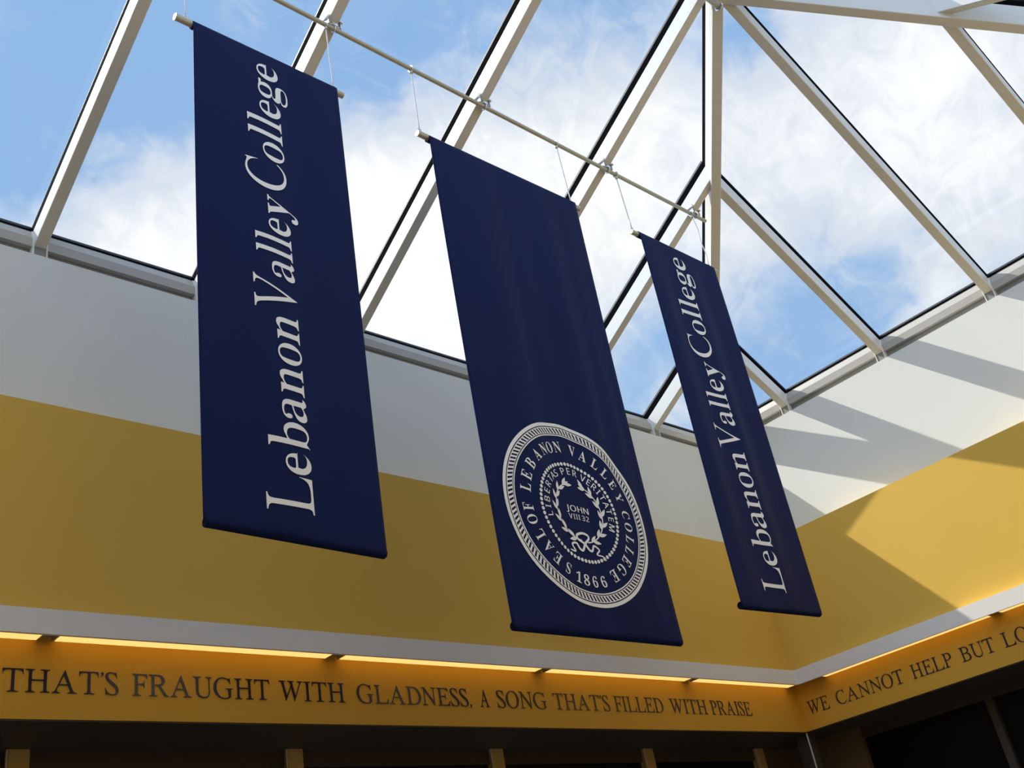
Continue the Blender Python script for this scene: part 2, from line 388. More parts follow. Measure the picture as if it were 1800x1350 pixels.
for u0, u1 in zip(es, es[1:]):
    q = [PA(-u1, .10, HG), PA(-u0, .10, HG), PA(-u0, -min(u0, HALF), HG), PA(-u1, -min(u1, HALF), HG)]
    pane(q if u0 > 0 else [q[0], PA(.1, .10, HG), q[3]])
es = [0.0] + BY + [-YF]
for u0, u1 in zip(es, es[1:]):
    e0, e1 = min(u0, -YF - u0), min(u1, -YF - u1)
    q = [PB(.10, -u0, HG), PB(.10, -u1, HG), PB(-e1, -u1, HG), PB(-e0, -u0, HG)]
    if e0 <= 0: q = [PB(.10, .10, HG), q[1], q[2]]
    elif e1 <= 0: q = [q[0], PB(.10, YF - .10, HG), q[3]]
    pane(q)
es = [0.0] + CX + [-XL]
for u0, u1 in zip(es, es[1:]):
    q = [PC(-u1, YF - .10, HG), PC(-u0, YF - .10, HG), PC(-u0, YF + min(u0, HALF), HG), PC(-u1, YF + min(u1, HALF), HG)]
    pane(q if u0 > 0 else [q[0], PC(.1, YF - .10, HG), q[3]])

# ------------------------------------------------------------------ hanging rods
YR, ZR, RR = -1.631, 0.968, 0.0145
rod = thing('hanging_rod', 'long slim champagne metal rod clamped under the rafters, carrying the three banners', 'rod', (-1.764, YR, ZR))
obj('pipe', tube(bmesh.new(), [(-9.0, YR, ZR), (-1.768, YR, ZR), (-1.764, YR, ZR)], [RR, RR, RR * .8], 14), M_ROD, rod, True)
def clamp(parent, x, y, z, zr):
    bm = box(bmesh.new(), x - .022, x + .022, y - .02, y + .02, z + RR, zr - .013)
    for s in (-1, 1):
        loft(bm, [[(x + s * .038, y - .02, zz), (x + s * .046, y - .02, zz), (x + s * .046, y + .02, zz), (x + s * .038, y + .02, zz)] for zz in (z + .012, zr + .045)])
        tube(bm, [(x + s * .047, y - .03, zr + .012), (x + s * .047, y + .03, zr + .012)], .009, 8)
    box(bm, x - .046, x + .046, y - .014, y + .014, z + RR - .002, z + RR + .008)
    torus(bm, (x, y, z), (1, 0, 0), RR + .006, .005)
    obj('rod_clamp', bm, M_CHROME, parent)
for a in AX[1:7]:
    clamp(rod, -a, YR, ZR, ZB - MS * YR)
rr = thing('hanging_rod', 'short visible end of a second rod under the skylight peak at the top edge', 'rod', (-2.84, -2.85, 1.575))
obj('pipe', tube(bmesh.new(), [(-9.0, -2.85, 1.575), (-2.845, -2.85, 1.575), (-2.84, -2.85, 1.575)], [.02, .02, .016], 14), M_ROD, rr, True)
bm = torus(bmesh.new(), (-2.87, -2.85, 1.575), (1, 0, 0), .028, .007); tube(bm, [(-2.87, -2.85, 1.594), (-2.87, -2.85, 1.632)], .012)
obj('rod_clamp', bm, M_CHROME, rr)

# ------------------------------------------------------------------ lettering outlines
GLYPH = {
'iT': '199,0 206,27 208,27 252,30 287,38 312,55 328,83 334,108 338,140 339,179 342,834 342,846 338,858 320,875 288,881 250,881 198,879 152,873 115,864 84,850 60,831 42,807 30,778 22,744 21,704 8,707 0,929 768,929 780,700 770,700 769,721 763,743 747,788 725,824 697,850 661,867 613,878 555,881 499,881 481,879 467,873 460,862 458,846 454,185 455,144 458,111 463,86 480,57 509,39 550,30 606,27 612,27 620,0',
'iH': '13,0 22,27 18,27 56,29 86,36 109,50 124,71 132,102 134,145 134,770 132,810 127,838 112,867 86,886 49,897 5,903 0,929 369,929 361,903 364,903 311,897 275,878 259,857 251,824 249,779 248,571 248,555 251,541 259,530 273,523 290,520 311,518 655,518 676,520 692,524 701,533 704,548 704,770 702,809 697,838 682,867 655,886 618,897 574,903 570,929 939,929 930,903 927,903 876,896 842,878 827,856 819,825 817,784 818,160 819,120 821,103 824,90 839,61 866,43 903,32 947,27 952,0 583,0 591,27 588,27 626,29 657,36 680,50 695,71 702,102 704,145 704,424 703,435 700,445 693,457 679,463 662,466 641,467 298,467 277,466 262,463 251,454 249,439 248,160 250,120 251,103 255,90 270,61 296,43 333,32 377,27 383,0',
'iA': '0,0 0,26 52,35 98,64 131,111 142,135 158,172 180,223 207,286 240,363 267,426 297,496 330,573 366,657 405,748 446,845 490,950 499,950 816,116 841,74 875,48 921,32 975,26 986,0 611,0 615,26 617,26 670,32 700,52 705,76 699,110 683,156 616,316 302,316 280,312 265,300 214,180 197,131 189,95 193,71 210,49 236,35 270,28 310,26 318,0|292,365 603,365 456,733',
'iS': '329,-19 270,-14 204,-1 130,20 110,26 91,27 56,16 45,-16 37,-16 0,291 7,293 27,231 54,177 86,130 123,91 178,53 238,29 303,21 353,28 394,46 425,76 444,113 450,159 442,210 428,244 407,279 378,313 345,348 315,375 282,403 207,463 150,511 104,555 70,594 45,631 26,668 13,707 5,751 5,793 13,831 28,866 50,894 79,918 115,936 157,946 206,950 237,949 267,946 296,941 325,932 373,918 399,913 432,921 445,946 456,946 486,673 483,673 459,744 427,802 388,848 342,880 292,900 237,907 192,902 155,888 127,865 111,834 107,796 115,752 133,711 165,669 192,640 222,611 256,582 335,517 376,483 417,449 460,405 496,358 523,307 542,253 550,202 550,156 541,113 523,76 498,43 466,17 427,-3 381,-15',
'iF': '12,0 22,27 18,27 57,29 87,36 110,50 124,72 131,104 134,146 134,770 133,810 128,838 112,867 86,886 48,897 4,903 0,929 663,929 673,709 660,709 664,722 660,735 643,785 619,823 589,850 551,868 505,879 450,882 344,882 298,879 270,870 257,856 252,837 253,747 256,516 340,516 383,517 420,521 451,527 487,543 513,568 531,603 539,650 548,650 550,313 539,313 537,346 533,363 529,380 509,425 482,452 454,462 418,468 372,470 256,470 259,138 260,112 264,89 281,57 309,39 349,29 401,24 409,0',
'iR': '13,0 22,27 20,27 75,33 111,53 125,75 133,106 135,145 134,770 133,809 127,839 112,868 86,887 49,897 5,903 0,929 393,929 459,926 518,916 569,900 614,876 663,836 698,787 721,728 729,657 714,595 677,544 616,502 523,470 728,171 761,126 791,89 819,62 862,36 909,27 906,27 914,0 714,0 407,457 370,457 338,457 309,458 284,460 251,462 251,177 252,125 258,91 274,60 300,40 336,29 381,26 388,26 395,0|350,500 416,503 472,515 519,534 555,561 586,606 597,662 587,727 555,796 504,846 433,875 345,885 313,884 289,879 270,870 258,854 253,830 251,797 250,505 302,502 326,500',
'iU': '512,-20 448,-16 388,-3 333,18 283,47 227,97 186,156 159,226 152,262 148,308 147,363 146,775 145,813 140,839 124,870 97,889 56,899 4,904 0,929 391,929 384,904 379,904 339,900 307,890 285,872 271,845 263,809 261,763 263,385 264,314 269,259 276,219 296,168 326,126 365,91 412,66 466,51 525,46 576,49 621,59 660,75 692,98 718,125 737,158 747,191 754,236 758,293 759,363 759,709 758,754 754,792 748,823 731,863 704,887 665,899 614,904 609,929 920,929 915,904 904,904 858,897 824,876 806,841 802,821 800,792 798,757 798,713 800,326 798,266 793,213 784,165 771,124 749,77 718,41 681,13 634,-5 578,-16',
'iG': '546,-20 483,-17 422,-8 363,6 307,27 255,53 206,84 163,119 123,160 88,205 59,253 35,305 17,361 4,427 0,492 5,557 14,604 28,649 45,692 66,734 91,773 120,808 151,840 186,869 231,898 280,921 333,937 389,946 450,950 511,946 571,935 629,917 669,903 701,893 725,886 743,884 769,887 790,897 804,914 811,939 817,939 832,654 827,654 802,711 770,760 732,803 688,839 639,868 586,889 530,901 470,905 408,900 353,885 302,861 258,826 221,783 190,733 167,675 151,611 142,544 140,477 146,411 160,347 185,274 218,209 259,154 307,107 362,69 421,43 485,27 554,21 601,25 643,35 680,52 710,74 728,99 734,128 732,316 730,345 729,360 726,371 710,399 682,415 640,423 584,428 580,454 964,454 959,428 920,425 887,416 865,400 853,376 849,342 848,319 849,291 855,70 804,37 745,12 683,-6 617,-17',
'iW': '345,-20 160,788 140,843 109,878 63,898 6,905 0,929 372,929 364,905 361,905 306,899 275,878 266,855 267,820 276,774 407,231 625,709 608,791 589,843 560,878 519,897 467,904 465,904 455,929 810,929 804,904 769,901 740,893 720,877 713,851 716,811 727,756 853,240 1063,744 1079,792 1086,831 1083,862 1062,884 1023,898 970,904 969,929 1248,929 1240,904 1244,904 1205,895 1172,868 1153,841 1134,806 1115,763 799,-20 792,-20 637,621 352,-20',
'iI': '12,0 22,27 18,27 57,29 87,36 109,50 124,71 131,102 134,145 134,770 132,810 127,838 112,867 85,886 48,897 4,903 0,929 373,929 365,903 363,903 312,896 277,878 263,856 255,825 252,784 252,160 254,120 260,90 275,61 301,43 337,32 381,27 387,0',
'iL': '13,0 22,27 19,27 73,33 110,51 125,72 133,104 135,145 134,770 134,791 133,810 132,826 128,838 113,867 87,886 50,897 5,903 0,929 368,929 361,904 313,898 277,879 262,858 254,827 251,786 251,184 253,128 255,102 269,74 294,58 329,50 377,47 473,47 539,49 595,55 641,65 681,80 714,102 741,130 763,166 782,210 796,263 804,263 794,0',
'iD': '9,0 19,27 17,27 72,33 108,51 124,72 131,104 134,145 134,770 132,810 127,838 112,867 85,886 48,897 4,903 0,929 355,929 420,927 481,918 540,903 595,883 663,848 723,803 776,750 810,705 839,655 863,602 882,544 893,490 899,438 899,387 893,337 881,289 864,245 842,203 815,163 782,127 744,95 701,67 653,44 600,25 543,11 480,3 413,0|408,44 463,47 514,55 560,69 601,88 648,121 687,160 718,207 740,259 754,316 761,377 760,442 752,508 737,575 713,646 681,709 643,762 597,806 544,841 486,865 421,880 350,885 311,883 283,878 263,866 253,846 249,816 247,774 247,179 249,130 254,98 270,72 301,56 322,52 347,48 375,45',
'iN': '768,-21 190,745 174,168 175,142 176,120 179,101 182,86 198,57 224,40 262,32 310,27 315,0 13,0 17,27 68,33 106,50 122,71 131,103 133,145 137,786 137,801 134,817 118,847 89,875 52,896 10,903 9,903 0,929 186,929 725,216 739,762 739,788 737,810 735,828 731,844 715,872 688,889 650,898 602,903 597,929 900,929 894,903 862,900 831,893 807,880 790,859 781,828 778,784 776,-21',
'iE': '13,0 22,27 19,27 73,33 109,50 124,71 132,103 134,146 135,770 133,810 128,838 113,867 87,886 50,897 6,903 0,929 708,929 715,728 705,728 711,733 692,788 669,827 637,855 594,872 558,878 513,882 461,884 346,884 310,882 284,878 265,868 255,852 251,828 249,792 250,520 372,520 433,523 481,534 516,551 539,576 553,609 555,651 563,651 557,322 550,322 549,349 542,375 529,412 513,439 491,457 463,467 426,472 380,474 251,474 250,167 251,124 252,107 255,94 269,71 294,56 327,49 374,47 467,47 527,49 581,56 628,68 669,85 704,107 733,135 758,169 778,209 791,255 801,255 780,0',
'iO': '457,-20 387,-16 321,-2 260,21 204,53 153,93 108,140 70,195 40,256 17,324 5,384 0,445 2,505 12,564 27,621 48,676 74,727 106,774 142,817 183,855 227,887 275,914 326,934 379,946 434,950 504,945 569,931 630,907 685,874 735,834 779,786 816,731 846,671 868,604 878,555 884,504 884,453 880,402 871,352 858,304 842,256 821,212 797,169 770,130 740,95 708,64 654,27 595,1 529,-15|447,20 494,24 538,37 577,58 612,86 644,120 671,160 695,205 714,254 729,307 739,363 745,421 746,481 743,542 734,602 720,662 694,736 660,798 617,846 567,881 510,902 448,909 399,905 353,891 310,867 271,835 236,796 206,749 187,709 171,667 158,621 148,572 142,522 139,472 140,422 144,373 151,323 163,274 190,199 226,136 271,86 324,49 383,27',
'iP': '13,0 22,27 20,27 73,33 109,50 124,70 132,102 134,145 134,770 133,808 127,838 112,868 86,887 49,897 5,903 0,929 364,929 467,921 550,896 615,855 663,796 693,721 701,670 699,622 686,578 662,540 629,507 586,480 548,465 505,453 456,447 402,445 278,445 257,441 249,428 250,129 252,110 255,91 273,59 303,40 345,31 398,27 402,0|335,485 400,489 455,501 500,521 535,549 562,598 570,657 559,728 540,779 513,819 479,850 437,872 387,885 329,889 293,886 268,875 254,852 250,810 249,527 253,505 260,495 274,489 297,486',
'iB': '13,0 22,27 20,27 75,33 111,53 125,75 133,106 135,145 134,770 133,809 127,839 112,868 86,887 49,897 5,903 0,929 342,929 454,921 544,897 614,857 664,801 695,729 702,668 690,615 659,570 608,532 528,502 612,469 672,422 716,363 744,290 754,234 750,182 735,136 709,96 672,63 624,36 582,20 534,9 481,2 422,0|326,517 395,521 453,532 501,550 538,575 570,619 580,673 571,737 542,801 495,847 431,875 352,884 314,883 288,879 269,872 258,861 254,844 251,821 250,788 250,730 250,677 250,614 251,539 261,528 277,521 297,518|375,42 443,46 500,59 547,81 583,111 608,150 620,194 621,246 610,304 588,357 558,401 517,433 468,456 409,470 341,474 304,473 277,471 257,463 250,445 250,145 252,116 253,101 256,89 270,64 295,50 329,44',
'iC': '494,-20 437,-17 383,-9 332,6 282,26 221,60 165,104 116,156 84,201 57,249 34,301 16,357 4,422 0,487 5,551 15,599 29,644 46,688 68,729 93,769 121,805 153,837 187,866 245,903 306,929 370,944 439,950 493,946 556,934 627,915 649,909 671,907 699,915 711,940 723,940 741,665 729,665 729,686 723,707 700,765 669,814 629,854 581,882 526,900 464,905 408,900 356,886 307,861 263,828 225,787 193,739 173,699 157,656 145,610 138,561 135,510 138,458 145,404 158,349 181,280 212,219 249,166 294,120 343,84 397,58 454,43 515,38 585,44 649,64 707,98 758,145 799,206 816,183 789,134 757,93 722,58 685,30 644,8 599,-8 549,-17',
'iV': '475,-20 177,790 150,843 117,878 74,896 19,903 13,903 0,929 371,929 365,905 363,905 309,899 280,878 275,855 281,820 297,774 518,191 770,749 787,798 795,835 792,860 775,882 749,895 715,901 676,903 666,929 951,929 943,903 948,903 911,894 881,868 864,842 847,809 828,768 487,-20',
'be': '236,-16 193,-13 153,-2 116,17 84,42 55,73 32,111 14,154 4,202 0,255 4,303 15,348 33,389 57,426 86,457 121,482 158,501 199,512 242,516 307,509 360,488 403,454 428,420 447,379 459,333 462,281 493,269 153,269 143,181 179,119 242,81 327,69 391,76 447,100 478,139 467,117 432,69 390,32 343,5 293,-11|157,311 340,311 364,348 362,390 356,423 343,449 308,473 251,481 194,471 155,443 135,396 129,330',
'bb': '98,-18 98,721 94,763 79,786 44,798 20,804 0,830 231,830 225,451 322,487 368,509 423,516 461,512 497,502 529,484 558,460 583,431 603,397 619,358 628,315 631,269 628,216 616,167 596,122 570,82 539,48 501,21 460,0 414,-12 365,-16 314,-9 263,11 182,46 69,-18|344,23 400,29 445,48 473,79 486,113 495,154 500,202 502,259 499,320 489,369 471,406 441,433 399,448 349,454 307,450 270,437 241,417 224,392 224,111 237,62 279,33',
'ba': '437,-16 393,-8 371,16 334,57 263,26 218,4 170,-10 118,-14 82,-11 54,0 31,18 14,42 4,70 0,102 8,147 31,187 73,220 119,243 178,265 249,287 352,308 357,391 350,430 325,457 280,473 222,479 144,470 106,444 112,434 127,416 139,394 142,374 138,348 127,327 108,313 83,309 57,314 40,329 30,353 26,383 32,419 52,451 71,469 97,485 128,498 165,508 206,514 251,516 315,513 366,505 405,492 432,473 459,440 476,395 481,341 481,101 483,78 488,64 509,58 537,56 564,58 554,67 556,45 522,11 481,-10|226,54 261,57 292,66 323,81 357,102 355,274 240,254 181,224 144,185 132,136 141,91 174,64',
'bn': '0,0 21,26 40,30 75,41 93,61 97,90 97,410 93,439 78,460 43,472 22,477 2,503 246,503 233,433 317,469 356,495 398,510 445,516 511,505 553,472 580,418 589,343 589,90 594,61 610,42 643,31 663,26 684,0 368,0 395,26 386,26 443,42 463,90 463,351 459,390 447,418 414,434 366,440 314,433 268,413 224,381 224,90 228,61 243,42 277,31 296,26 317,0',
'bo': '268,-16 216,-12 170,-1 128,18 91,45 60,76 34,114 15,156 4,201 0,249 4,299 15,345 34,387 60,424 91,456 128,481 170,500 216,512 266,516 317,512 362,501 404,482 441,457 472,425 498,388 517,346 529,300 532,249 529,199 517,153 498,111 472,74 441,43 405,17 363,-1 318,-13|268,18 334,30 376,63 390,91 397,132 400,166 401,205 402,249 400,315 395,368 387,410 374,439 333,473 268,484 200,473 159,439 146,409 138,368 134,315 132,250 133,206 135,166 138,132 145,91 159,63 201,30',
'bl': '0,0 21,26 41,31 75,41 93,60 97,90 97,736 94,767 81,787 47,799 24,804 5,830 227,830 225,90 229,61 244,42 277,31 296,26 317,0',
'by': '113,-227 70,-221 37,-202 14,-173 7,-136 12,-109 27,-86 49,-70 80,-64 107,-68 128,-80 141,-99 145,-123 145,-132 144,-141 154,-155 182,-160 214,-150 246,-120 263,-97 278,-72 290,-42 300,-8 92,406 80,428 68,446 57,458 46,466 27,473 3,475 11,475 0,503 331,503 323,475 298,473 274,469 258,460 253,445 256,432 263,416 377,193 480,391 487,407 492,421 495,433 496,444 490,459 472,469 447,474 423,475 416,503 605,503 597,475 576,470 552,455 534,429 515,393 321,-39 299,-85 277,-124 257,-155 225,-190 193,-212 157,-223',
'bg': '231,-227 155,-224 95,-214 51,-197 20,-174 5,-149 0,-121 7,-88 33,-62 108,-41 48,-16 25,14 19,49 26,87 48,120 73,140 109,159 174,178 92,207 49,244 25,289 16,344 19,376 29,406 45,434 67,457 95,478 128,494 166,506 208,513 254,516 302,513 349,506 404,493 561,493 555,434 460,434 473,402 487,367 491,330 488,299 479,271 465,245 446,222 422,203 394,187 361,176 324,169 283,167 255,168 222,169 181,165 145,153 119,136 110,115 146,88 219,79 290,79 354,78 407,73 449,65 480,54 503,39 519,21 530,-2 537,-29 539,-60 531,-108 508,-149 466,-183 425,-202 371,-216 307,-225|254,201 312,210 349,236 362,263 369,298 371,342 369,385 362,420 349,447 312,472 254,481 197,472 160,447 146,420 139,385 136,342 139,298 146,263 160,236 197,210|262,-188 356,-183 429,-168 480,-142 498,-107 487,-83 453,-67 407,-58 350,-56 129,-56 71,-83 54,-117 71,-144 112,-168 153,-179 203,-186',
'hS': '0,-21 0,316 25,316 42,247 64,188 92,139 123,99 173,61 232,37 299,30 349,34 391,48 425,72 451,103 466,138 471,179 459,234 421,281 360,320 235,381 181,411 135,441 96,473 66,505 37,552 19,605 13,664 17,716 29,763 47,805 73,842 104,873 140,899 182,917 227,928 276,932 317,930 363,923 396,916 431,907 468,896 488,891 507,889 539,900 551,932 577,932 577,638 556,638 544,686 524,730 500,770 472,804 441,834 407,858 370,875 333,886 294,889 250,885 212,873 180,853 156,827 142,796 137,760 146,712 174,673 202,650 237,628 280,606 409,545 459,520 501,493 535,466 562,438 583,408 598,376 608,342 615,306 617,266 612,211 599,161 577,116 547,76 509,42 464,15 412,-4 354,-16 290,-20 257,-19 224,-15 192,-9 160,1 129,12 105,19 87,23 75,24 54,22 39,14 28,0 25,-21',
'hE': '0,0 5,34 43,36 77,45 102,59 118,81 127,113 130,156 130,737 127,789 118,827 101,851 62,871 8,877 4,911 767,911 761,639 745,639 729,714 699,772 657,813 615,834 564,849 504,858 435,861 397,860 369,856 349,848 336,833 331,810 329,776 329,492 359,492 414,497 461,512 496,538 522,575 542,626 554,690 572,690 572,236 553,236 548,286 538,328 524,363 496,401 457,426 424,437 386,443 343,445 329,445 329,134 334,93 351,70 383,59 432,55 495,58 551,65 601,77 645,95 684,119 719,150 749,187 777,233 799,286 823,286 773,0',
'hA': '0,0 5,36 37,42 69,60 87,81 105,111 122,149 436,932 458,931 777,173 797,129 815,94 832,69 862,44 897,36 902,0 475,0 479,36 537,42 577,61 591,91 585,119 569,163 524,265 220,265 166,141 162,130 160,118 157,97 170,63 207,43 263,36 264,36 270,0|236,321 507,321 370,638',
'hL': '0,0 4,35 61,43 99,63 115,85 123,118 126,161 126,758 119,814 99,850 60,869 6,877 2,911 468,911 464,877 420,875 383,868 355,854 337,833 328,801 325,758 325,165 326,124 332,94 344,74 366,62 396,57 436,55 498,58 553,66 601,79 643,99 681,126 714,159 744,201 771,251 792,309 815,309 769,0',
'hO': '458,-21 395,-17 334,-5 277,15 224,42 176,76 131,116 93,161 60,212 34,267 15,327 4,390 0,455 4,521 15,583 34,643 61,698 93,749 132,794 177,835 226,869 280,896 339,916 401,928 468,932 531,928 592,916 649,897 702,870 750,837 794,797 832,752 864,702 891,646 910,586 922,522 926,455 922,390 910,327 891,267 864,212 831,161 792,116 748,76 698,42 644,15 585,-5 523,-17|467,24 539,36 599,72 645,132 678,216 698,324 704,455 701,536 694,609 681,673 662,729 639,777 603,825 561,859 512,880 456,887 384,875 324,839 278,779 245,695 226,587 219,455 222,375 229,303 243,239 261,182 285,134 321,86 363,52 412,31',
'hF': '3,0 7,35 63,46 102,67 117,90 126,124 128,168 128,749 126,792 116,825 99,846 60,866 5,877 0,911 756,911 751,639 732,639 723,691 708,735 689,771 664,800 632,824 594,841 548,853 494,860 431,862 396,861 370,859 350,853 336,842 329,824 327,797 327,494 352,494 407,499 453,515 489,541 516,578 535,629 546,693 568,693 568,236 548,236 536,307 517,362 490,401 454,427 407,442 349,447 327,447 327,161 330,118 340,85 358,62 388,47 429,39 480,35 484,0',
'hB': '1,0 6,35 61,44 99,64 114,87 123,121 126,164 126,737 123,788 114,825 99,850 74,866 41,874 5,877 0,911 409,911 516,905 602,887 669,858 716,818 744,765 753,701 745,640 720,589 678,547 618,516 535,494 634,469 706,433 757,387 787,331 797,263 792,204 775,152 746,107 706,69 655,39 595,17 524,4 444,0|325,504 345,504 410,508 462,522 501,545 526,579 541,628 546,690 542,746 532,791 514,825 486,849 448,863 401,868 362,863 337,850 327,824 325,782|412,48 466,54 509,70 541,98 562,138 574,191 578,257 573,324 556,377 528,415 487,441 432,457 364,462 325,462 325,130 329,92 344,66 371,53',
'hN': '775,-21 179,700 168,157 174,98 194,62 234,43 291,35 295,0 0,0 4,35 42,38 74,46 98,60 113,83 120,114 123,157 123,776 82,824 55,854 40,866 22,872 6,877 0,911 271,911 742,337 753,755 750,797 743,828 727,849 703,863 670,872 630,877 626,911 921,911 917,877 862,869 823,850 804,813 798,754 798,-21',
'hV': '459,-26 124,762 102,805 79,840 47,865 5,877 0,911 449,911 445,877 395,874 357,864 333,847 325,819 329,793 343,756 545,286 731,755 741,789 745,818 737,846 714,864 677,873 630,877 626,911 910,911 906,877 871,872 839,855 820,835 802,805 784,766 480,-26',
'hY': '230,0 234,35 290,43 328,63 344,85 352,118 355,161 355,357 126,774 102,813 80,841 59,858 44,865 30,870 15,874 7,876 0,911 439,911 433,876 417,876 383,873 356,864 337,851 330,833 334,811 347,783 522,451 699,732 723,778 731,815 718,849 681,869 623,876 624,876 617,911 904,911 898,876 869,867 839,849 812,821 785,783 555,407 554,161 557,118 565,85 581,63 620,43 677,35 681,0',
'hC': '453,-21 388,-18 328,-6 271,13 218,40 170,73 127,112 90,158 58,209 33,265 15,325 4,389 0,457 4,524 15,587 33,646 59,702 91,752 129,797 172,836 221,870 275,896 332,916 393,927 458,931 505,928 556,918 612,902 672,880 693,873 716,870 761,885 783,931 805,931 805,617 785,617 761,676 731,728 697,774 657,814 600,854 537,878 470,887 393,874 330,838 281,778 246,694 226,585 219,453 227,329 249,227 288,148 342,92 411,58 495,47 551,52 605,66 659,89 711,122 759,163 798,212 826,177 779,117 725,67 666,28 601,1 530,-16',
'hG': '473,-20 404,-16 339,-5 279,13 224,39 173,72 129,110 91,155 59,206 33,262 15,322 4,388 0,458 4,526 15,589 33,649 59,704 91,754 128,799 171,837 220,870 272,897 329,916 388,927 451,931 504,928 558,918 615,903 673,881 693,874 712,872 735,875 754,886 769,904 779,931 803,931 803,615 782,615 763,667 737,715 708,758 674,795 638,827 599,852 558,871 515,883 471,887 395,875 331,839 282,779 248,695 227,587 220,455 223,375 232,303 245,239 265,183 290,135 329,87 375,53 428,32 488,26 535,29 572,38 599,54 622,91 630,142 630,255 623,308 601,340 574,353 536,361 493,364 488,396 937,396 933,364 881,358 845,341 826,309 821,257 821,58 756,30 685,8 615,-8 544,-17',
'h1': '68,0 72,71 178,71 210,76 235,90 248,117 253,158 253,831 206,793 175,759 147,731 108,701 71,692 45,698 22,719 7,750 0,791 39,805 87,823 123,841 163,865 205,895 296,964 437,964 437,158 440,122 452,94 476,77 513,71 618,71 621,0',
'h8': '318,-13 249,-10 189,2 138,21 95,47 60,79 34,115 15,155 4,198 0,244 6,299 23,346 52,386 92,421 138,454 198,485 145,518 104,553 73,591 49,632 36,678 31,728 34,769 44,809 60,847 83,882 114,912 154,938 204,957 264,969 335,972 400,968 457,956 505,935 543,906 582,858 605,802 613,737 607,687 592,645 566,610 530,579 487,549 431,520 491,491 538,461 576,430 605,399 632,355 649,306 654,254 649,194 632,142 605,96 567,57 518,26 461,4 394,-9|358,565 406,597 436,634 449,664 457,699 459,740 456,778 445,814 426,846 401,872 367,889 326,895 274,884 236,852 218,821 208,785 204,744 209,701 222,665 244,636 274,611 310,588|325,63 370,68 409,84 441,110 465,144 479,185 484,231 478,272 462,309 435,340 397,370 346,400 280,431 246,410 220,385 197,356 179,323 169,284 165,239 170,190 185,148 209,112 241,85 280,69',
'h6': '325,-13 263,-8 206,8 155,36 110,74 72,124 41,186 23,240 10,301 3,369 0,443 2,498 6,551 13,602 23,651 41,712 65,768 93,819 126,863 165,901 209,931 259,954 314,968 375,972 428,970 474,963 511,952 554,928 583,897 599,862 605,825 596,786 571,752 543,734 503,723 456,720 458,760 452,801 441,837 424,867 398,887 362,893 310,883 266,852 230,801 208,750 191,690 180,619 174,539 216,557 256,573 288,581 324,587 367,588 423,584 474,570 518,547 557,515 587,475 610,427 623,372 627,310 623,242 608,180 584,125 551,77 508,37 457,9 396,-8|330,75 379,88 417,128 435,171 445,227 449,297 445,363 434,416 415,456 388,484 355,501 317,506 278,501 236,486 200,464 174,442 177,352 185,275 199,212 218,162 249,114 286,85',
'sL': '2,0 0,959 153,959 151,107 560,107 559,0',
'sI': '7,0 0,70 107,95 107,862 0,889 7,959 360,959 367,889 260,862 260,95 367,70 360,0',
'sB': '0,0 0,959 290,959 375,956 450,946 515,929 570,906 613,875 645,833 663,782 670,721 664,668 647,621 619,581 580,548 531,524 477,509 476,502 514,494 552,483 588,467 620,448 648,424 671,395 688,360 698,320 702,273 696,211 678,157 648,110 606,71 555,40 495,18 428,4 353,0|150,551 313,551 385,555 438,568 473,590 494,621 508,660 513,708 507,756 491,794 464,821 424,840 367,852 295,856 151,856|150,102 329,102 404,108 459,124 496,152 521,188 536,232 541,282 536,329 520,370 495,404 456,429 398,445 320,450 151,450',
'sE': '0,0 0,959 553,959 554,853 144,853 145,553 530,553 530,449 146,449 145,106 554,106 553,0',
'sR': '0,0 0,959 281,959 366,955 440,942 503,921 554,891 595,853 623,806 640,751 646,686 643,638 633,596 616,559 594,527 568,500 539,478 508,459 476,443 452,430 716,0 548,0 317,396 151,396 152,0|152,498 280,498 349,503 402,519 441,545 467,580 483,626 489,681 483,738 466,782 439,815 399,837 344,850 274,854 152,854',
'sT': '289,0 290,853 0,853 3,959 726,959 729,853 441,853 442,0',
'sA': '0,0 376,963 513,963 888,0 735,0 624,297 260,297 150,0|305,404 582,404 473,694 460,733 450,762 441,792 439,838 448,797 436,757 425,721 416,694',
'sS': '279,-13 225,-12 175,-8 127,-1 83,8 43,19 0,32 0,148 56,134 95,121 139,109 187,99 235,93 284,91 347,96 398,110 436,133 463,164 479,202 484,246 480,289 467,325 442,356 403,385 367,403 323,423 269,443 211,467 159,493 115,521 78,552 41,600 19,659 12,728 16,777 30,820 53,859 85,892 123,920 168,943 219,959 274,969 333,972 386,971 436,966 482,958 526,947 567,934 614,919 573,815 521,829 486,841 449,852 411,860 371,865 332,866 279,862 237,849 205,828 183,800 170,766 166,727 170,682 183,646 207,616 244,588 277,571 317,552 365,533 419,512 468,490 511,467 548,441 580,413 605,381 623,345 634,304 637,257 631,196 613,143 581,97 538,58 485,27 424,4 355,-9',
'sP': '0,0 0,959 270,959 359,954 436,941 502,917 554,885 594,844 623,796 640,740 646,677 642,625 629,576 608,529 577,485 535,448 482,416 434,398 379,384 316,376 247,373 152,373 152,0|152,477 233,477 296,480 350,488 394,502 428,521 462,558 482,608 489,672 483,728 465,774 436,810 393,835 334,851 259,856 152,856',
'sV': '344,0 0,959 156,959 373,344 387,305 399,268 410,233 419,199 427,166 419,134 410,166 418,199 427,234 438,270 450,307 464,347 680,959 837,959 493,0',
'sM': '0,0 0,959 208,959 505,173 481,173 783,959 989,959 990,0 838,0 838,590 838,636 840,682 842,728 844,771 846,808 848,839 873,839 553,0 425,0 109,841 134,841 137,810 139,772 141,729 142,681 143,632 143,582 143,0',
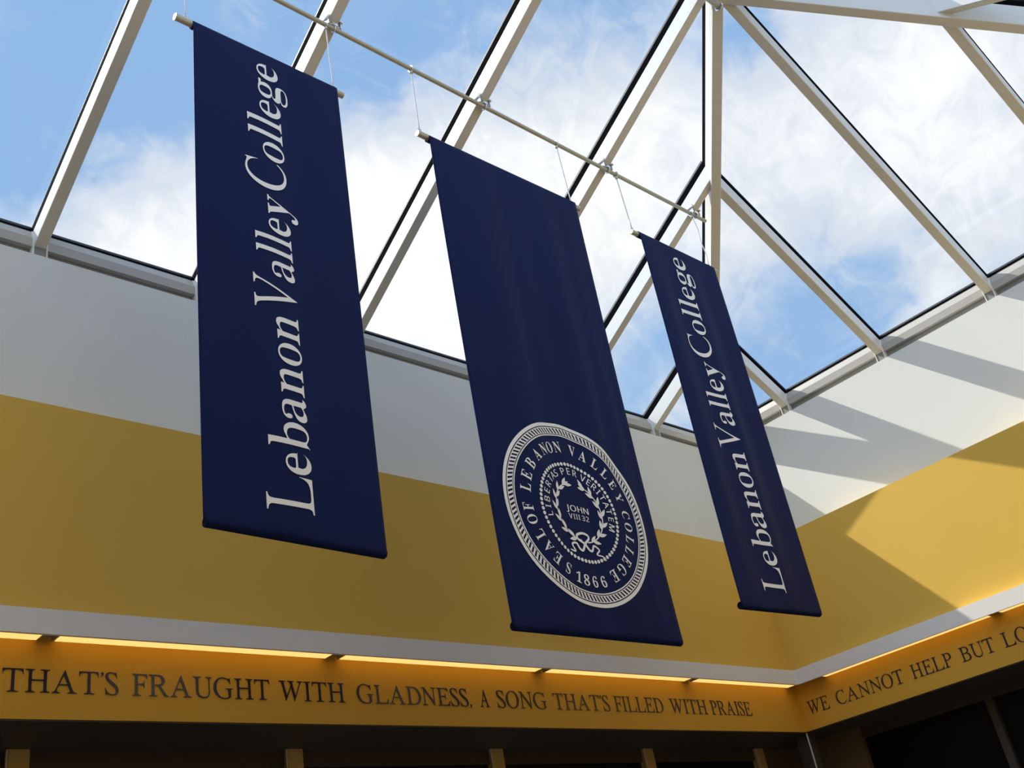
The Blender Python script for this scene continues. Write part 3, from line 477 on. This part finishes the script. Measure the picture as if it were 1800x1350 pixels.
'sJ': '116,-255 84,-254 56,-251 31,-245 0,-238 0,-136 41,-141 64,-145 88,-148 112,-149 142,-146 169,-136 193,-117 211,-89 224,-48 228,5 228,959 381,959 381,15 377,-50 363,-105 340,-152 307,-189 253,-226 189,-248',
'sO': '459,-13 386,-10 319,2 258,21 203,48 155,82 113,123 78,169 50,222 28,280 12,343 3,410 0,482 3,554 12,621 28,683 50,740 78,792 113,838 155,878 203,912 258,939 319,958 387,970 461,974 531,970 597,959 657,939 711,913 759,879 801,839 836,793 865,741 888,683 904,620 914,553 917,481 914,409 904,341 888,279 865,221 836,169 801,122 759,82 711,48 657,21 596,2 531,-10|459,91 533,98 594,117 645,150 685,195 717,252 739,319 753,395 757,481 753,567 739,643 717,709 685,765 645,810 595,842 534,861 461,868 387,861 326,842 275,810 233,765 201,709 178,643 164,567 160,481 164,395 178,319 201,252 233,195 274,150 325,117 386,98',
'sH': '0,0 0,959 152,959 147,553 618,553 613,959 765,959 765,0 613,0 618,447 148,447 152,0',
'sN': '0,0 0,959 168,959 681,165 657,165 654,230 650,324 648,373 647,418 648,959 792,959 792,0 623,0 109,797 133,797 135,763 138,724 140,680 142,633 143,585 143,536 143,0',
's3': '279,-13 229,-12 181,-8 136,-2 92,8 49,21 0,39 1,149 63,131 105,115 149,103 194,93 238,88 279,86 355,92 414,108 456,136 484,174 501,221 507,275 500,330 479,373 444,405 408,422 365,435 313,442 254,445 150,445 150,545 255,545 326,551 382,567 425,595 456,632 474,676 480,727 475,770 462,806 439,835 408,856 369,869 321,873 274,871 232,863 194,850 159,834 124,814 71,792 5,873 49,899 93,922 142,943 197,959 256,969 320,972 393,968 456,956 510,935 555,905 598,857 624,800 633,735 627,675 608,623 575,581 532,547 481,522 424,505 423,500 493,486 554,461 602,427 636,384 656,332 663,273 658,219 644,170 621,124 589,84 546,50 494,23 448,7 397,-4 341,-11',
's2': '11,0 0,98 253,352 299,398 339,441 374,481 404,518 428,555 447,592 460,629 469,669 471,711 466,759 453,799 430,831 399,854 362,867 318,872 275,869 237,861 201,848 167,829 132,807 80,780 8,860 54,889 99,916 147,940 200,958 257,969 318,972 384,968 443,956 496,934 541,905 577,867 603,824 619,774 624,717 620,668 610,621 592,577 568,534 538,490 503,447 464,403 421,358 374,310 174,113 162,107 650,107 650,0',
}

GLY = {k: [[tuple(float(q) / 2000 for q in p.split(',')) for p in s.split(' ')] for s in v_.split('|')] for k, v_ in GLYPH.items()}
def gwidth(k): return max(p[0] for s in GLY[k] for p in s)
def word_polys(w, style, gap=.035):
    """list of (glyph polygons) laid out from x = 0; returns polygons per glyph and total width"""
    x, out = 0.0, []
    for ch in w:
        if ch == "'" or ch == ',':
            g = [[(.0, .40), (.012, .375), (.03, .40), (.055, .43), (.05, .46), (.025, .47), (.005, .45), (.012, .425), (.035, .425)]]
            g = [[(.05, .468), (.02, .462), (.012, .44), (.022, .42), (.038, .416), (.03, .39), (.008, .365), (.012, .358), (.045, .385), (.066, .42), (.068, .452)]]
            if ch == ',': g = [[(px, py - .41) for px, py in g[0]]]
            wd = .068
        else:
            k = style(ch); g = GLY[k]; wd = gwidth(k)
        out.append([[(px + x, py) for px, py in s] for s in g]); x += wd + gap
    return out, x - gap
def fill(polysets, fn, cut=None):
    """flat filled outlines -> bmesh, every vertex moved through fn(x, y)"""
    bm = bmesh.new()
    for polys in polysets:
        c = bpy.data.curves.new('outline', 'CURVE'); c.dimensions = '2D'; c.fill_mode = 'BOTH'
        for p in polys:
            s = c.splines.new('POLY'); s.points.add(len(p) - 1)
            for q, v_ in zip(s.points, p): q.co = (v_[0], v_[1], 0, 1)
            s.use_cyclic_u = True
        o = bpy.data.objects.new('outline', c)
        me = o.to_mesh()
        bm.from_mesh(me)
        o.to_mesh_clear(); bpy.data.objects.remove(o); bpy.data.curves.remove(c)
    if cut:
        for _ in range(3):
            es_ = [e for e in bm.edges if e.calc_length() > cut]
            if not es_: break
            bmesh.ops.subdivide_edges(bm, edges=es_, cuts=1)
            bmesh.ops.triangulate(bm, faces=[f for f in bm.faces if len(f.verts) > 4])
    for v_ in bm.verts: v_.co = Vector(fn(v_.co.x, v_.co.y))
    return bm

# quotations on the friezes
def quote(name, label, words, fn_of, zb_of, loc):
    t = thing(name, label, 'lettering', loc)
    for w, a, b in words:
        gs, wd = word_polys(w, lambda c: 'i' + c)
        sx = (b - .026 - a) / wd; sy = .1045 / .4647
        o = obj('word', fill(gs, lambda x, y: fn_of(a + x * sx, zb_of(a) + y * sy)), M_LETTER, t)
        sd = o.modifiers.new('thick', 'SOLIDIFY'); sd.thickness = .003; sd.offset = 0
    return t
WA = [("THAT'S", -6.50, -5.945), ('FRAUGHT', -5.905, -5.135), ('WITH', -5.105, -4.665), ('GLADNESS,', -4.612, -3.75), ('A', -3.705, -3.605),
      ('SONG', -3.565, -3.108), ("THAT'S", -3.070, -2.508), ('FILLED', -2.483, -1.940), ('WITH', -1.888, -1.432), ('PRAISE', -1.410, -.872)]
quote('wall_lettering', 'dark serif words reading A SONG THAT\'S FILLED WITH PRAISE along the back frieze', WA,
      lambda u, z: (u, -PF - .0025, z), lambda a: -2.586, (-3.7, -PF, -2.586))
WB = [('WE', .287, .515), ('CANNOT', .562, 1.20), ('HELP', 1.247, 1.615), ('BUT', 1.660, 1.955), ('LO', 1.995, 2.215)]
quote('wall_lettering', 'dark serif words reading WE CANNOT HELP BUT along the right frieze', WB,
      lambda u, z: (-PF - .0025, -u, z), lambda a: -2.588, (-PF, -1.2, -2.588))

# ------------------------------------------------------------------ banners
RP = 0.021
class Cloth:
    def __init__(s, tl, tr, bl, br, folds):
        s.c = [Vector((p[0], p[1])) for p in (tl, tr, bl, br)]; s.folds = folds
        s.w = (s.c[1] - s.c[0]).length; s.h = (s.c[0] - s.c[2]).length
    def xz(s, u, v):      # u 0..1 left-right, v 0..1 bottom-top
        return s.c[2] * ((1 - u) * (1 - v)) + s.c[3] * (u * (1 - v)) + s.c[0] * ((1 - u) * v) + s.c[1] * (u * v)
    def dy(s, u, v):
        e = math.sin(math.pi * min(max(v, 0), 1)) ** .6
        return sum(a * math.sin(2 * math.pi * (f * u + p + q * v)) * e * (.35 + .65 * u if k else 1) for k, (f, a, p, q) in enumerate(s.folds))
    def pt(s, u, v, off=0.0):
        p = s.xz(u, v); return Vector((p.x, YR - RP - .001 + s.dy(u, v) - off, p.y))
    def uv(s, x, z):
        v = (z - s.c[2].y) / (s.c[0].y - s.c[2].y)
        a = s.xz(0, v); b = s.xz(1, v); u = (x - a.x) / (b.x - a.x)
        l = a.y + (b.y - a.y) * u; v += (z - l) / s.h
        return u, v
    def on(s, x, z, off=.004):
        u, v = s.uv(x, z); return s.pt(u, v, off)
def banner(label, cl, poles, cords):
    cx = (cl.c[0].x + cl.c[1].x) / 2
    t = thing('banner', label, 'banner', (cx, YR, cl.c[0].y), 'navy banners on the hanging rod')
    zt = (cl.c[0].y + cl.c[1].y) / 2 - RP
    NU, NV = 48, 90
    bm = bmesh.new(); rows = []
    def ring(top):       # hem pocket around a pole
        out = []
        for k in range(1, 12):
            a = math.pi * 2 * k / 12
            out.append((-math.cos(a) * (RP + .001), math.sin(a) * (RP + .001)))
        return out
    vt, vb = 1 - RP / cl.h, RP / cl.h
    prof = []
    for j in range(NV + 1):
        prof.append(('s', vb + (vt - vb) * j / NV))
    for dy_, dz_ in ring(True): prof.append(('t', dy_, dz_))
    pre = [('b', dy_, dz_) for dy_, dz_ in ring(False)][:]
    pre = [('b', dy_, -dz_) for (_, dy_, dz_) in pre][::-1]
    prof = pre + prof
    for e in prof:
        row = []
        for i in range(NU + 1):
            u = i / NU
            if e[0] == 's': p = cl.pt(u, e[1])
            else:
                q = cl.xz(u if e[0] == 't' else .021 + .979 * u, vt if e[0] == 't' else vb); p = Vector((q.x, YR + e[1], q.y + e[2]))
            row.append(bm.verts.new(p))
        rows.append(row)
    for ra, rb in zip(rows, rows[1:]):
        for i in range(NU): bm.faces.new((ra[i], ra[i + 1], rb[i + 1], rb[i]))
    fab = obj('fabric', bm, M_NAVY, t, True)
    so_ = fab.modifiers.new('thick', 'SOLIDIFY'); so_.thickness = .002; so_.offset = 0
    tag(obj('top_pole', tube(bmesh.new(), [(poles[0], YR, zt), (poles[1], YR, zt)], RP - .002, 16), M_ROD, t, False), 'champagne metal pole')
    a, b = cl.xz(.021, vb), cl.xz(1, vb)
    obj('bottom_pole', tube(bmesh.new(), [(a.x + .001, YR, a.y), (b.x + .006, YR, b.y)], RP - .003, 14), M_ROLL, t)
    for (xt, xb_, sag) in cords:
        bm = bmesh.new(); p0 = Vector((xt, YR, ZR - RR - .004)); p1 = Vector((xb_, YR, zt + RP + .02)); pts = []
        for k in range(13):
            s = k / 12; q = p0.lerp(p1, s); q.x += sag * math.sin(math.pi * s) * (1 + .7 * math.sin(9 * s)); pts.append(q)
        tube(bm, pts, .0038, 6)
        ch = tag(obj('hanging_cord', bm, M_CORD, t, True), 'thin white cord')
        bm = torus(bmesh.new(), (xb_, YR, zt + RP + .012), (0, 1, 0), .010, .004); tube(bm, [(xb_, YR, zt + RP - .004), (xb_, YR, zt + RP + .004)], .009, 8)
        obj('eye_bolt', bm, M_CHROME, ch)
        bm = torus(bmesh.new(), (xt, YR, ZR), (1, 0, 0), RR + .006, .004); tube(bm, [(xt, YR, ZR - RR - .003), (xt, YR, ZR - RR - .024)], [.008, .011], 8)
        obj('hook', bm, M_CHROME, ch)
    return t, fab
def college(cl, fab, xb):
    """name of the college running up the cloth: baseline at x = xb, caps towards -x"""
    st = lambda c: ('i' if c.isupper() else 'b') + c
    for w, a, b in (('Lebanon', -2.262, -1.272), ('Valley', -1.268, -.577), ('College', -.538, .347)):
        gs, wd = word_polys(w, st, .026)
        sx = (b - a) / wd; s = .2275 / .4647
        sets = [[[(a + px * sx, py * s) for px, py in p] for p in g] for g in gs]
        obj('word', fill(sets, lambda X, Y: cl.on(xb - Y, X), .05), M_PRINT, fab)
c1 = Cloth((-6.262, .441), (-5.388, .450), (-6.290, -2.366), (-5.428, -2.395), [(1.3, .010, .2, .15), (2.6, .004, .6, .1)])
t, fab = banner('navy hanging banner with white lettering, left of the three and nearest', c1, (-6.352, -5.335), [(-6.292, -6.292, 0), (-5.397, -5.395, 0)])
college(c1, fab, -5.785)
c2 = Cloth((-4.729, .418), (-3.457, .436), (-4.752, -2.664), (-3.502, -2.662), [(2.2, .011, .1, .12), (5.0, .0045, .3, -.1), (7.5, .002, .1, .05)])
t, fab2 = banner('wide navy banner with a round white seal near the bottom, in the middle', c2, (-4.803, -3.405), [(-4.765, -4.780, 0), (-3.479, -3.473, 0)])
c3 = Cloth((-2.792, .450), (-1.911, .446), (-2.852, -2.395), (-1.974, -2.372), [(2.1, .012, .45, .1), (4.2, .004, .1, 0)])
t, fab3 = banner('navy hanging banner with white lettering, rightmost and farthest, near the corner', c3, (-2.858, -1.852), [(-2.850, -2.838, 0), (-1.956, -1.938, .022)])
college(c3, fab3, -2.333)

# ------------------------------------------------------------------ seal on the middle banner
SX, SZ = -4.120, -1.980
def S(x, y, off=.004): return c2.on(SX + x, SZ + y, off)
def ring_polys(r0, r1, n=96, wob=0.0):
    """annulus as quads"""
    return [[(r0 * math.cos(a), r0 * math.sin(a)), (r1 * math.cos(a), r1 * math.sin(a)), (r1 * math.cos(b), r1 * math.sin(b)), (r0 * math.cos(b), r0 * math.sin(b))]
            for a, b in ((2 * math.pi * k / n, 2 * math.pi * (k + 1) / n) for k in range(n))]
def quads(bm, qs, off=.004):
    for q in qs: bm.faces.new([bm.verts.new(S(x, y, off)) for x, y in q])
bm = bmesh.new()
quads(bm, ring_polys(.509, .529)); quads(bm, ring_polys(.4985, .503)); quads(bm, ring_polys(.452, .459)); quads(bm, ring_polys(.464, .467))
NH = 120
for k in range(NH):
    a = 2 * math.pi * k / NH; w = .52 * 2 * math.pi / NH; sk_ = .036
    quads(bm, [[(r_ * math.cos(t), r_ * math.sin(t)) for r_, t in ((.4665, a), (.4665, a + w), (.499, a + w + sk_), (.499, a + sk_))]], .0044)
obj('rope_ring', bm, M_PRINT, fab2)
bm = bmesh.new(); ND = 68
for k in range(ND):
    a = 2 * math.pi * k / ND; cx_, cy_ = .281 * math.cos(a), .281 * math.sin(a)
    bm.faces.new([bm.verts.new(S(cx_ + .0105 * math.cos(t), cy_ + .0105 * math.sin(t))) for t in (2 * math.pi * j / 12 for j in range(12))])
obj('dot_ring', bm, M_PRINT, fab2)
def arc_letter(k, ang, rad, hgt, wid, inward=False):
    """one glyph centred on the ring at ang (deg), feet towards the centre (or outwards)"""
    g = GLY[k]; gw = gwidth(k); gh = max(p[1] for s in g for p in s); b0 = min(p[1] for s in g for p in s)
    a = math.radians(ang); er = Vector((math.cos(a), math.sin(a))); et = Vector((math.sin(a), -math.cos(a)))
    if inward: er, et = -er, -et
    c_ = Vector((math.cos(a), math.sin(a))) * rad
    out = []
    for s in g:
        q = []
        for px, py in s:
            p = c_ + et * ((px - gw / 2) * wid) + er * ((py - (gh + b0) / 2) / (gh - b0) * hgt)
            q.append((p.x, p.y))
        out.append(q)
    return out
OUT = [('S', 242.5), ('E', 230.4), ('A', 219), ('L', 207.7), ('O', 195), ('F', 184.6), ('L', 167.6), ('E', 156.6), ('B', 143.8), ('A', 130.5), ('N', 118.6), ('O', 109.0), ('N', 98.6),
       ('V', 81), ('A', 69.5), ('L', 56.6), ('L', 44.6), ('E', 33.2), ('Y', 21), ('C', 5.7), ('O', 354.6), ('L', 342.6), ('L', 331), ('E', 319.6), ('G', 308), ('E', 296.6)]
def seal_word(sets): obj('seal_word', fill(sets, lambda X, Y: S(X, Y), .04), M_PRINT, fab2)
for a, b in ((0, 4), (4, 6), (6, 13), (13, 19), (19, 26)): seal_word([arc_letter('h' + c, g, .382, .066, .114) for c, g in OUT[a:b]])
seal_word([arc_letter('h' + c, a, .390, .062, .125, True) for c, a in (('1', 254.3), ('8', 262.4), ('6', 271.6), ('6', 281.8))])
INN = [('L', 191.6), ('I', 182.0), ('B', 171.8), ('E', 159.6), ('R', 147.8), ('T', 137), ('A', 127.5), ('S', 118.4), ('P', 103.7), ('E', 92.6), ('R', 80.6),
       ('V', 65.6), ('E', 55.6), ('R', 46.2), ('I', 37.4), ('T', 28.2), ('A', 17.7), ('T', 7.7), ('E', 356.8), ('M', 344.2)]
for a, b in ((0, 8), (8, 11), (11, 20)): seal_word([arc_letter('s' + c, g, .239, .040, .085) for c, g in INN[a:b]])
def line(w, x0, x1, y0, h):
    gs, wd = word_polys(w, lambda c: 's' + c, .10); k = (x1 - x0) / wd; hh = h / .49
    return [[[(x0 + px * k, y0 + py * hh) for px, py in p] for p in g] for g in gs]
seal_word(line('JOHN', -.088, .085, -.002, .036)); seal_word(line('VIII', -.080, .004, -.046, .030)); seal_word(line('32', .020, .076, -.046, .030))
# wreath: two leafy branches and a ribbon bow
lay = [0]
def leaf(bm, base, ang, ln, wd):
    lay[0] += 1; off = .0040 + .00003 * (lay[0] % 40)
    d = Vector((math.cos(ang), math.sin(ang))); n = Vector((-d.y, d.x)); L_, R_ = [], []
    for k in range(7):
        s = k / 6; w = wd * math.sin(math.pi * min(1, s ** .8)) * .5
        L_.append(base + d * ln * s + n * w); R_.append(base + d * ln * s - n * w)
    pts = L_ + R_[-2:0:-1]
    bm.faces.new([bm.verts.new(S(p.x, p.y, off)) for p in pts])
def ribbon(bm, pts, w):
    lay[0] += 1; off = .0052 + .0001 * (lay[0] % 10)
    P_ = [Vector(p) for p in pts]; Q = []
    for i in range(len(P_) - 1):
        p0, p1, p2, p3 = P_[max(i - 1, 0)], P_[i], P_[i + 1], P_[min(i + 2, len(P_) - 1)]
        for k in range(6):
            t_ = k / 6; Q.append(.5 * ((2 * p1) + (-p0 + p2) * t_ + (2 * p0 - 5 * p1 + 4 * p2 - p3) * t_ * t_ + (-p0 + 3 * p1 - 3 * p2 + p3) * t_ ** 3))
    Q.append(P_[-1]); prev = None
    for i, q in enumerate(Q):
        d = (Q[min(i + 1, len(Q) - 1)] - Q[max(i - 1, 0)]).normalized(); n = Vector((-d.y, d.x)) * (w(i / (len(Q) - 1)) if callable(w) else w) * .5
        a, b = bm.verts.new(S((q + n).x, (q + n).y, off)), bm.verts.new(S((q - n).x, (q - n).y, off))
        if prev: bm.faces.new((prev[0], prev[1], b, a))
        prev = (a, b)
bm = bmesh.new()
for side in (-1, 1):
    a0, a1 = (262, 108) if side < 0 else (278, 428)
    st_ = [Vector((math.cos(math.radians(a0 + (a1 - a0) * k / 14)), math.sin(math.radians(a0 + (a1 - a0) * k / 14)))) * (.168 if side < 0 else .174) for k in range(15)]
    ribbon(bm, [tuple(p) for p in st_[:14]], .007)
    for k in range(1, 14, 2):
        p = st_[k]; tdir = (st_[min(k + 1, 14)] - st_[k - 1]).normalized(); ta = math.atan2(tdir.y, tdir.x)
        for q, sg in ((p, 1), ((p + st_[k + 1]) / 2, -1)):
            leaf(bm, q, ta + .48 * sg, .058, .021)
            leaf(bm, (q + st_[k + 1]) / 2, ta + .72 * sg, .030, .009)
    leaf(bm, st_[13], math.atan2(tdir.y, tdir.x), .055, .020)
ribbon(bm, [(-.012, -.180), (-.052, -.160), (-.052, -.138), (-.010, -.124), (.030, -.130), (.034, -.150), (-.005, -.182)], lambda s: .014)
ribbon(bm, [(-.005, -.182), (-.030, -.222), (-.052, -.215), (-.070, -.186), (-.104, -.196), (-.088, -.232), (-.124, -.228)], lambda s: .015 - .006 * s)
ribbon(bm, [(-.005, -.182), (.022, -.214), (.046, -.214), (.066, -.184), (.100, -.205), (.076, -.232), (.118, -.240), (.134, -.262)], lambda s: .016 - .010 * s)
obj('wreath', bm, M_PRINT, fab2)
